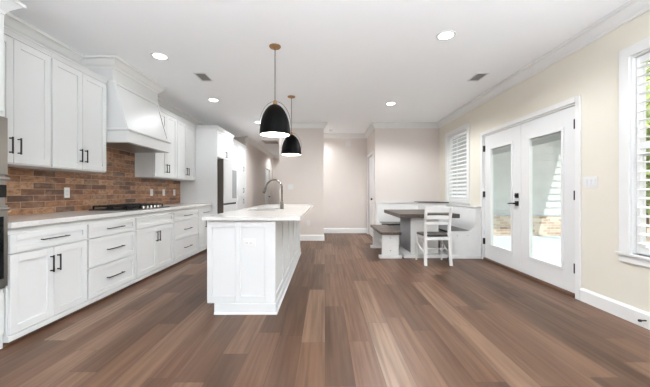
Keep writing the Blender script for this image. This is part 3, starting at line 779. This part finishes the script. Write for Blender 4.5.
# ================================================================== CEILING FIXTURES
def can(x, y, label, e=9):
    t = thing('recessed_light', label, 'ceiling light', (x, y, H), 'recessed ceiling lights')
    MB().lathe([(.098, H - .0005), (.096, H - .006), (.074, H - .008), (.072, H - .0012)], x, y, 28, closed=True).build('trim_ring', M['vent'], t)
    MB().lathe([(.071, H - .0012), (.071, H - .004), (.03, H - .006)], x, y, 28).build('lens', M['can'], t)
    light('recessed_lamp', 'SPOT', (x, y, H - .02), e * 8.0, (.93, .97, 1.0), (x, y, 0), spot_size=math.radians(158), spot_blend=.45, shadow_soft_size=.07)
can(-1.96, 3.56, 'lit recessed ceiling light in front of the range hood, nearest on the left', .5)
can(-1.95, 5.25, 'lit recessed ceiling light above the counter beyond the range hood', 2.2)
can(-1.53, 6.9, 'lit recessed ceiling light half hidden by the near pendant lamp', 9.5)
can(1.245, 3.09, 'lit recessed ceiling light nearest on the right side of the ceiling', 7.5)
can(1.20, 5.46, 'lit recessed ceiling light above the dining table', 14.5)
can(-1.52, 8.25, 'added recessed fill light at the mouth of the left hallway, hidden behind the near pendant lamp', 6.5)  # extra lamp added out of sight to brighten the hallway
can(-1.70, 12.3, 'lit recessed ceiling light far down the left hallway', 4.5)
can(-.50, 7.69, 'added unseen recessed fill light in the passage behind the partition wall', 8)  # extra lamp added out of sight to brighten the alcove
def vent(x, y, w_, d_, label, name='ceiling_vent', dark='ventdark'):
    t = thing(name, label, 'vent', (x, y, H)); z = H - .0005
    MB().box(x - w_ / 2 + .015, x + w_ / 2 - .015, y - d_ / 2 + .015, y + d_ / 2 - .015, z - .003, z).build('cavity', M[dark], t)
    m = MB(); f = .02
    m.bbox(x - w_ / 2, x + w_ / 2, y - d_ / 2, y - d_ / 2 + f, z - .010, z); m.bbox(x - w_ / 2, x + w_ / 2, y + d_ / 2 - f, y + d_ / 2, z - .010, z)
    m.bbox(x - w_ / 2, x - w_ / 2 + f, y - d_ / 2 + f, y + d_ / 2 - f, z - .010, z); m.bbox(x + w_ / 2 - f, x + w_ / 2, y - d_ / 2 + f, y + d_ / 2 - f, z - .010, z)
    m.build('frame', M['vent'], t)
    m = MB(); n = int((d_ - 2 * f) / .034)
    for i in range(n):
        yy = y - d_ / 2 + f + (i + .5) * (d_ - 2 * f) / n
        m.prism([(yy + .004, z - .003), (yy + .006, z - .003), (yy - .005, z - .010), (yy - .007, z - .010)], 'x', x - w_ / 2 + f, x + w_ / 2 - f)
    m.build('slats', M['vent'], t)
vent(-1.70, 4.20, .17, .30, 'small white ceiling vent between the kitchen recessed lights')
vent(2.14, 4.20, .17, .30, 'small white ceiling vent near the crown above the patio doors')
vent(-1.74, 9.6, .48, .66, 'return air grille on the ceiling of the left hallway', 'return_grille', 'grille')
t = thing('smoke_detector', 'round white smoke detector on the alcove ceiling', 'smoke detector', (.16, 7.75, H))
MB().lathe([(.066, H - .0005), (.068, H - .010), (.064, H - .014)], .16, 7.75, 28).build('base', M['plate'], t)
MB().lathe([(.062, H - .014), (.058, H - .030), (.040, H - .038), (.012, H - .040)], .16, 7.75, 28).build('cover', M['plate'], t)

# ================================================================== OUTLETS AND SWITCHES
def outlet(fn, u, z, label, horizontal=False, w_=.072, h_=.115, parts=2, kind='outlet'):
    org = fn(u, 0, z)
    t = thing('outlet' if kind == 'outlet' else 'light_switch', label, kind, org)
    a, b = (h_, w_) if horizontal else (w_, h_)
    MB(fn).bbox(u - a / 2, u + a / 2, .0004, .007, z - b / 2, z + b / 2, .002).build('cover_plate', M['plate'], t)
    for i in range(parts):
        if kind == 'outlet':
            o = (i - (parts - 1) / 2) * .040
            uu, zz = (u + o, z) if horizontal else (u, z + o)
            s = MB(fn).bbox(uu - .015, uu + .015, .0071, .010, zz - .014, zz + .014, .002).build('socket', M['plate'], t)
            sl = MB(fn)
            for k in (-.006, .006): sl.box(uu + k - .0014, uu + k + .0014, .0101, .0106, zz - .005, zz + .005)
            sl.build('slot', M['plate_hole'], s)
        else:
            uu = u + (i - (parts - 1) / 2) * .046
            MB(fn).bbox(uu - .016, uu + .016, .0071, .011, z - .033, z + .033, .002).build('rocker', M['plate'], t)
fb = FX(XL + .013)
outlet(fb, 3.386, 1.118, 'white outlet on the brick backsplash left of the cooktop')
outlet(fb, 5.04, 1.120, 'white outlet on the brick backsplash, nearest to the right of the cooktop')
outlet(fb, 5.42, 1.120, 'white outlet on the brick backsplash, middle of three right of the cooktop')
outlet(fb, 5.80, 1.120, 'white outlet on the brick backsplash, farthest from the cooktop')
outlet(FYN(iy0), -.70, .655, 'white horizontal outlet on the near end of the island', True)
outlet(FXN(XR), 3.005, 1.222, 'white three-gang light switch on the wall right of the patio doors', False, .160, .115, 3, 'light switch')
outlet(FYN(YB), -.80, 1.25, 'white two-gang light switch on the partition behind the faucet', False, .117, .115, 2, 'light switch')
outlet(FYN(YB), -.385, .41, 'white outlet low on the partition wall beside the island end')
tag(MB(FYN(8.28)).bbox(.57, .70, .0004, .035, 2.39, 2.53, .006).build('door_chime', M['plate']), 'small white door chime box high on the alcove wall', 'chime')
t = thing('door_stop', 'small black door stop on the baseboard at the right edge', 'door stop', (XR - .016, 2.47, .065))
MB().tube([(XR - .0165, 2.47, .065), (XR - .060, 2.47, .065)], .006, 8).build('stem', M['black'], t)
MB().tube([(XR - .060, 2.47, .065), (XR - .075, 2.47, .065)], .011, 10).build('tip', M['black'], t)

# ================================================================== DINING NOOK
# table
t = thing('dining_table', 'rectangular dining table with weathered brown top and white pedestal in the corner', 'table', (1.76, 5.74, 0))
MB().bbox(1.256, 2.26, 5.02, 6.38, .690, .760, .006).build('tabletop', M['wood'], t)
m = MB(); m.box(1.50, 1.95, 5.215, 5.99, .0605, .689)
m.build('pedestal', M['furn_grey'], t)
m = MB()
for (a, b) in ((1.485, 1.715), (1.719, 1.965)): m.bbox(a, b, 5.195, 5.2148, .0605, .689, .003)
m.build('front_boards', M['furn'], t)
MB().bbox(1.35, 2.09, 5.11, 6.07, .0005, .060, .006).build('foot', M['furn'], t)

# bench
t = thing('bench', 'backless bench with brown wood top and white trestle legs left of the dining table', 'bench', (1.11, 5.63, 0))
MB().bbox(.94, 1.29, 5.05, 6.22, .408, .452, .005).build('seat', M['benchwood'], t)
for yy in (5.11, 6.06):
    lg = MB().bbox(.972, 1.258, yy, yy + .045, .0505, .4075, .003).build('leg', M['furn'], t)
    MB().bbox(.925, 1.305, yy - .03, yy + .075, .0005, .050, .004).build('foot', M['furn'], lg)
    for zz in (.13, .345): MB().tube([(1.115, yy - .005, zz), (1.115, yy + .001, zz)], .010, 10).build('bolt_cap', M['steel'], lg)
MB().bbox(1.095, 1.135, 5.156, 6.059, .13, .21, .003).build('stretcher', M['furn'], t)

# corner bench (breakfast nook)
t = thing('corner_bench', 'white L-shaped corner bench with dark wood seats around the dining table', 'bench', (2.2, 6.2, 0))
wx = XR - .02; yb = YB - .02; sz = .451; fx_ = 2.13; fyb = 6.40
def armed(px):       # end panel outline across the run: p from front (0) to wall (w)
    w_ = px; o = [(0, .002), (w_, .002), (w_, .88), (w_ - .085, .88)]
    cx, cz, R = w_ - .085 - .16, .60, .16
    for i in range(9):
        a = math.radians(0 - 90 * i / 8); o.append((w_ - .085 - .16 + .16 * math.cos(a), sz + .15 + .14 * math.sin(a)))
    o.append((0, sz + .008)); return o
prof = [(fx_ + p, z) for p, z in armed(wx - fx_)]
MB().prism(prof, 'y', 5.08, 5.105).build('end_panel', M['furn'], t)
for xx in (2.24, 2.42): MB().tube([(xx, 5.0775, .39), (xx, 5.081, .39)], .008, 10).build('screw_cap', M['steel'], t)
MB().bbox(fx_ - .008, wx, 5.068, 5.079, .001, .060, .003).build('end_plinth', M['furn'], t)
prof = [(fyb + p, z) for p, z in armed(yb - fyb)]
MB().prism(prof, 'x', 1.185, 1.21).build('end_panel', M['furn'], t)
m = MB(); m.box(fx_ + .01, fx_ + .03, 5.1055, fyb + .03, .002, sz - .032); m.box(1.2105, fx_ + .01, fyb + .01, fyb + .03, .002, sz - .032)
m.build('seat_box', M['furn'], t)
MB().prism([(fx_ - .005, 5.1055), (wx - .06, 5.1055), (wx - .06, yb - .06), (1.2105, yb - .06), (1.2105, fyb - .005), (fx_ - .005, fyb - .005)], 'z', sz - .030, sz).build('seat', M['seatwood'], t)
m = MB()
lean = .06
m.prism([(wx - .09, sz + .001), (wx - .065, sz + .001), (wx - .005, .855), (wx - .030, .855)], 'y', 5.1055, 6.60)
for zz in (.52, .60, .68, .76):
    f = (zz - sz) / .404; x_ = wx - .09 + lean * f
    m.box(x_ - .003, x_ + .004, 5.106, 6.60, zz, zz + .006)
m.build('side_backrest', M['furn'], t)
m = MB(); m.prism([(yb - .09, sz + .001), (yb - .065, sz + .001), (yb - .005, .875), (yb - .030, .875)], 'x', 1.2105, 2.30)
m.build('rear_backrest', M['furn'], t)
m = MB(); m.bbox(wx - .05, wx, 5.08, 6.60, .856, .882, .003); m.bbox(1.185, 2.30, yb - .05, yb, .876, .898, .003); m.build('top_rail', M['furn'], t)
MB().prism([(2.10, yb), (2.20, yb - .12), (wx - .16, 6.50), (wx, 6.42), (wx, yb)], 'z', sz + .002, .895).build('corner_panel', M['furn'], t)
MB().prism([(2.07, yb), (2.18, yb - .14), (wx - .17, 6.47), (wx, 6.39), (wx, yb)], 'z', .8955, .913).build('corner_shelf', M['wood'], t)

# chair (back to the camera, facing the table)
t = thing('dining_chair', 'white ladder-back dining chair with dark seat at the near side of the table', 'chair', (1.735, 4.8, 0))
xl, xr = 1.55, 1.915
for (xx, s) in ((xl, -1), (xr, 1)):
    m = MB()
    pts = [(xx + s * .012, 4.585, .001), (xx + s * .006, 4.615, .20), (xx, 4.635, .44), (xx + s * .004, 4.615, .68), (xx + s * .010, 4.565, .905)]
    vs = []; fs = []; hw, hd_ = .019, .021
    for i, p in enumerate(pts):
        k = 1.0 if i < 3 else .88
        vs += [(p[0] - hw * k, p[1] - hd_ * k, p[2]), (p[0] + hw * k, p[1] - hd_ * k, p[2]), (p[0] + hw * k, p[1] + hd_ * k, p[2]), (p[0] - hw * k, p[1] + hd_ * k, p[2])]
    for i in range(len(pts) - 1):
        for k in range(4): fs.append((i * 4 + k, i * 4 + (k + 1) % 4, i * 4 + 4 + (k + 1) % 4, i * 4 + 4 + k))
    fs += [(3, 2, 1, 0), tuple(range(len(vs) - 4, len(vs)))]
    m.add(vs, fs); m.build('rear_leg', M['furn'], t)
    fx2 = xx + s * .022
    MB().tube([(fx2 + s * .006, 5.0, .001), (fx2, 4.985, .22), (fx2 - s * .002, 4.98, .427)], [.015, .019, .023], 4).build('front_leg', M['furn'], t)
    m = MB()
    m.tube([(xx + s * .008, 4.64, .19), (xx + s * .015, 4.80, .22), (fx2, 4.965, .30)], .011, 8)
    m.build('side_stretcher', M['furn'], t)
def slat(z0, z1, y_, arch):
    m = MB(); n = 10; vs = []; fs = []; x0, x1 = xl + .017, xr - .017
    for i in range(n + 1):
        f = i / n; x_ = x0 + (x1 - x0) * f; bow = -.020 * math.sin(math.pi * f); zz = arch * math.sin(math.pi * f)
        vs += [(x_, y_ + bow - .008, z0), (x_, y_ + bow + .008, z0), (x_, y_ + bow + .008, z1 + zz), (x_, y_ + bow - .008, z1 + zz)]
    for i in range(n):
        for k in range(4): fs.append((i * 4 + k, i * 4 + (k + 1) % 4, i * 4 + 4 + (k + 1) % 4, i * 4 + 4 + k))
    fs += [(3, 2, 1, 0), tuple(range(len(vs) - 4, len(vs)))]
    m.add(vs, fs); m.build('back_slat', M['furn'], t)
slat(.815, .895, 4.578, .012); slat(.715, .765, 4.604, .006); slat(.625, .665, 4.622, .004)
# saddle seat with rounded outline
m = MB(); o = []
for i in range(40):
    a = 2 * math.pi * i / 40; ca, sa = math.cos(a), math.sin(a)
    sx = math.copysign(abs(ca) ** .45, ca); sy = math.copysign(abs(sa) ** .45, sa)
    wd = .215 + .025 * sy
    o.append((1.735 + wd * sx, 4.82 + .205 * sy))
vs = []; cx_, cy_ = 1.735, 4.82
rings = [(.96, .437), (1.0, .445), (1.0, .460), (.95, .468), (.6, .460), (.25, .457)]
for (k, z_) in rings: vs += [(cx_ + (p[0] - cx_) * k, cy_ + (p[1] - cy_) * k, z_) for p in o]
fs = []
for i in range(len(rings) - 1):
    for k in range(40): fs.append((i * 40 + k, i * 40 + (k + 1) % 40, (i + 1) * 40 + (k + 1) % 40, (i + 1) * 40 + k))
fs += [list(range(40))[::-1], list(range(200, 240))]
m.add(vs, fs, True); m.build('seat', M['seatwood'], t)
m = MB(); m.box(xl + .02, xr - .02, 4.628, 4.646, .385, .4365); m.box(xl + .0, xr - .0, 4.975, 4.992, .385, .4365)
m.box(xl - .012, xl + .006, 4.658, 4.972, .385, .4365); m.box(xr - .006, xr + .012, 4.658, 4.972, .385, .4365)
m.build('apron', M['furn'], t)
MB().tube([(xl - .008, 4.80, .222), (xr + .008, 4.80, .222)], .010, 8).build('cross_stretcher', M['furn'], t)

# ================================================================== OUTSIDE
GZ = -.20
struct(MB().box(XR + TW, 60, -20, 60, GZ - .3, GZ).build('ground', M['ground']))
tag(MB().bbox(XR + TW + .001, 8.0, 1.2, 8.48, GZ + .001, GZ + .10, .01).build('patio_slab', M['concrete']), 'pale concrete patio slab outside the patio doors', 'patio')
# projecting wing of the house: lap siding over a brick skirt, with a small porch roof
t = thing('house_wing', 'house wing with grey siding over tan brick, seen through the patio doors', 'house', (5.1, 9.0, GZ))
m = MB(); pitch = .19; n = 15; zs = .51
for i in range(n):
    z_ = zs + i * pitch
    m.prism([(8.50, z_), (8.50, z_ + pitch), (8.492, z_ + pitch), (8.465, z_)], 'x', 2.85, 7.4)
m.box(2.85, 7.4, 8.50, 9.6, zs, zs + n * pitch); m.build('siding_wall', M['siding'], t)
MB().box(2.85, 7.42, 8.485, 9.6, GZ, zs - .04).build('brick_skirt', M['outbrick'], t)
MB().box(2.85, 7.43, 8.455, 9.6, zs - .04, zs).build('ledge', M['concrete'], t)
MB().prism([(6.9, 2.72), (8.46, 2.95), (8.46, 3.05), (6.9, 2.84)], 'x', 2.95, 6.83).build('porch_roof', M['shingle'], t)
MB().box(6.62, 6.74, 6.95, 7.07, GZ + .1005, 2.73).build('porch_post', M['trim'], t)
struct(MB().box(XR + TW, 3.70, -2.0, 6.85, 2.87, 2.98).build('eave_sunblock', M['trim']))  # unseen overhang added to keep direct sun off the indoor floor
# shrubby trees beyond the near window
def tree(x, y, h, r, label, sd):
    t = thing('leafy_tree', label, 'tree', (x, y, GZ), 'trees outside the near window')
    MB().tube([(x, y, GZ), (x + .05, y, GZ + h * .35), (x, y + .06, GZ + h * .7)], [.09, .07, .03], 8).build('trunk', M['bark'], t)
    rnd = random.Random(sd); m = MB(); vs = []; fs = []
    for i in range(2600):
        a = rnd.uniform(0, 2 * math.pi); c_ = rnd.uniform(-1, 1); q = rnd.random() ** .4
        p = Vector((x + r * q * math.sqrt(1 - c_ * c_) * math.cos(a), y + r * q * math.sqrt(1 - c_ * c_) * math.sin(a), GZ + h * .55 + h * .45 * q * c_))
        d1 = Vector((rnd.uniform(-1, 1), rnd.uniform(-1, 1), rnd.uniform(-1, 1))).normalized(); d2 = d1.orthogonal().normalized()
        s = rnd.uniform(.11, .20); k = len(vs)
        vs += [p - d1 * s, p + d2 * s * .5, p + d1 * s, p - d2 * s * .5]; fs.append((k, k + 1, k + 2, k + 3))
    m.add(vs, fs); m.build('foliage', M['leaf'], t)
tree(9.25, 8.75, 5.6, 1.7, 'pale green tree outside the near window, closer to the patio', 1)
tree(12.2, 11.4, 5.6, 1.7, 'pale green tree outside the near window, standing farther back', 2)

for o in bpy.data.objects:
    if '_org' in o: del o['_org']
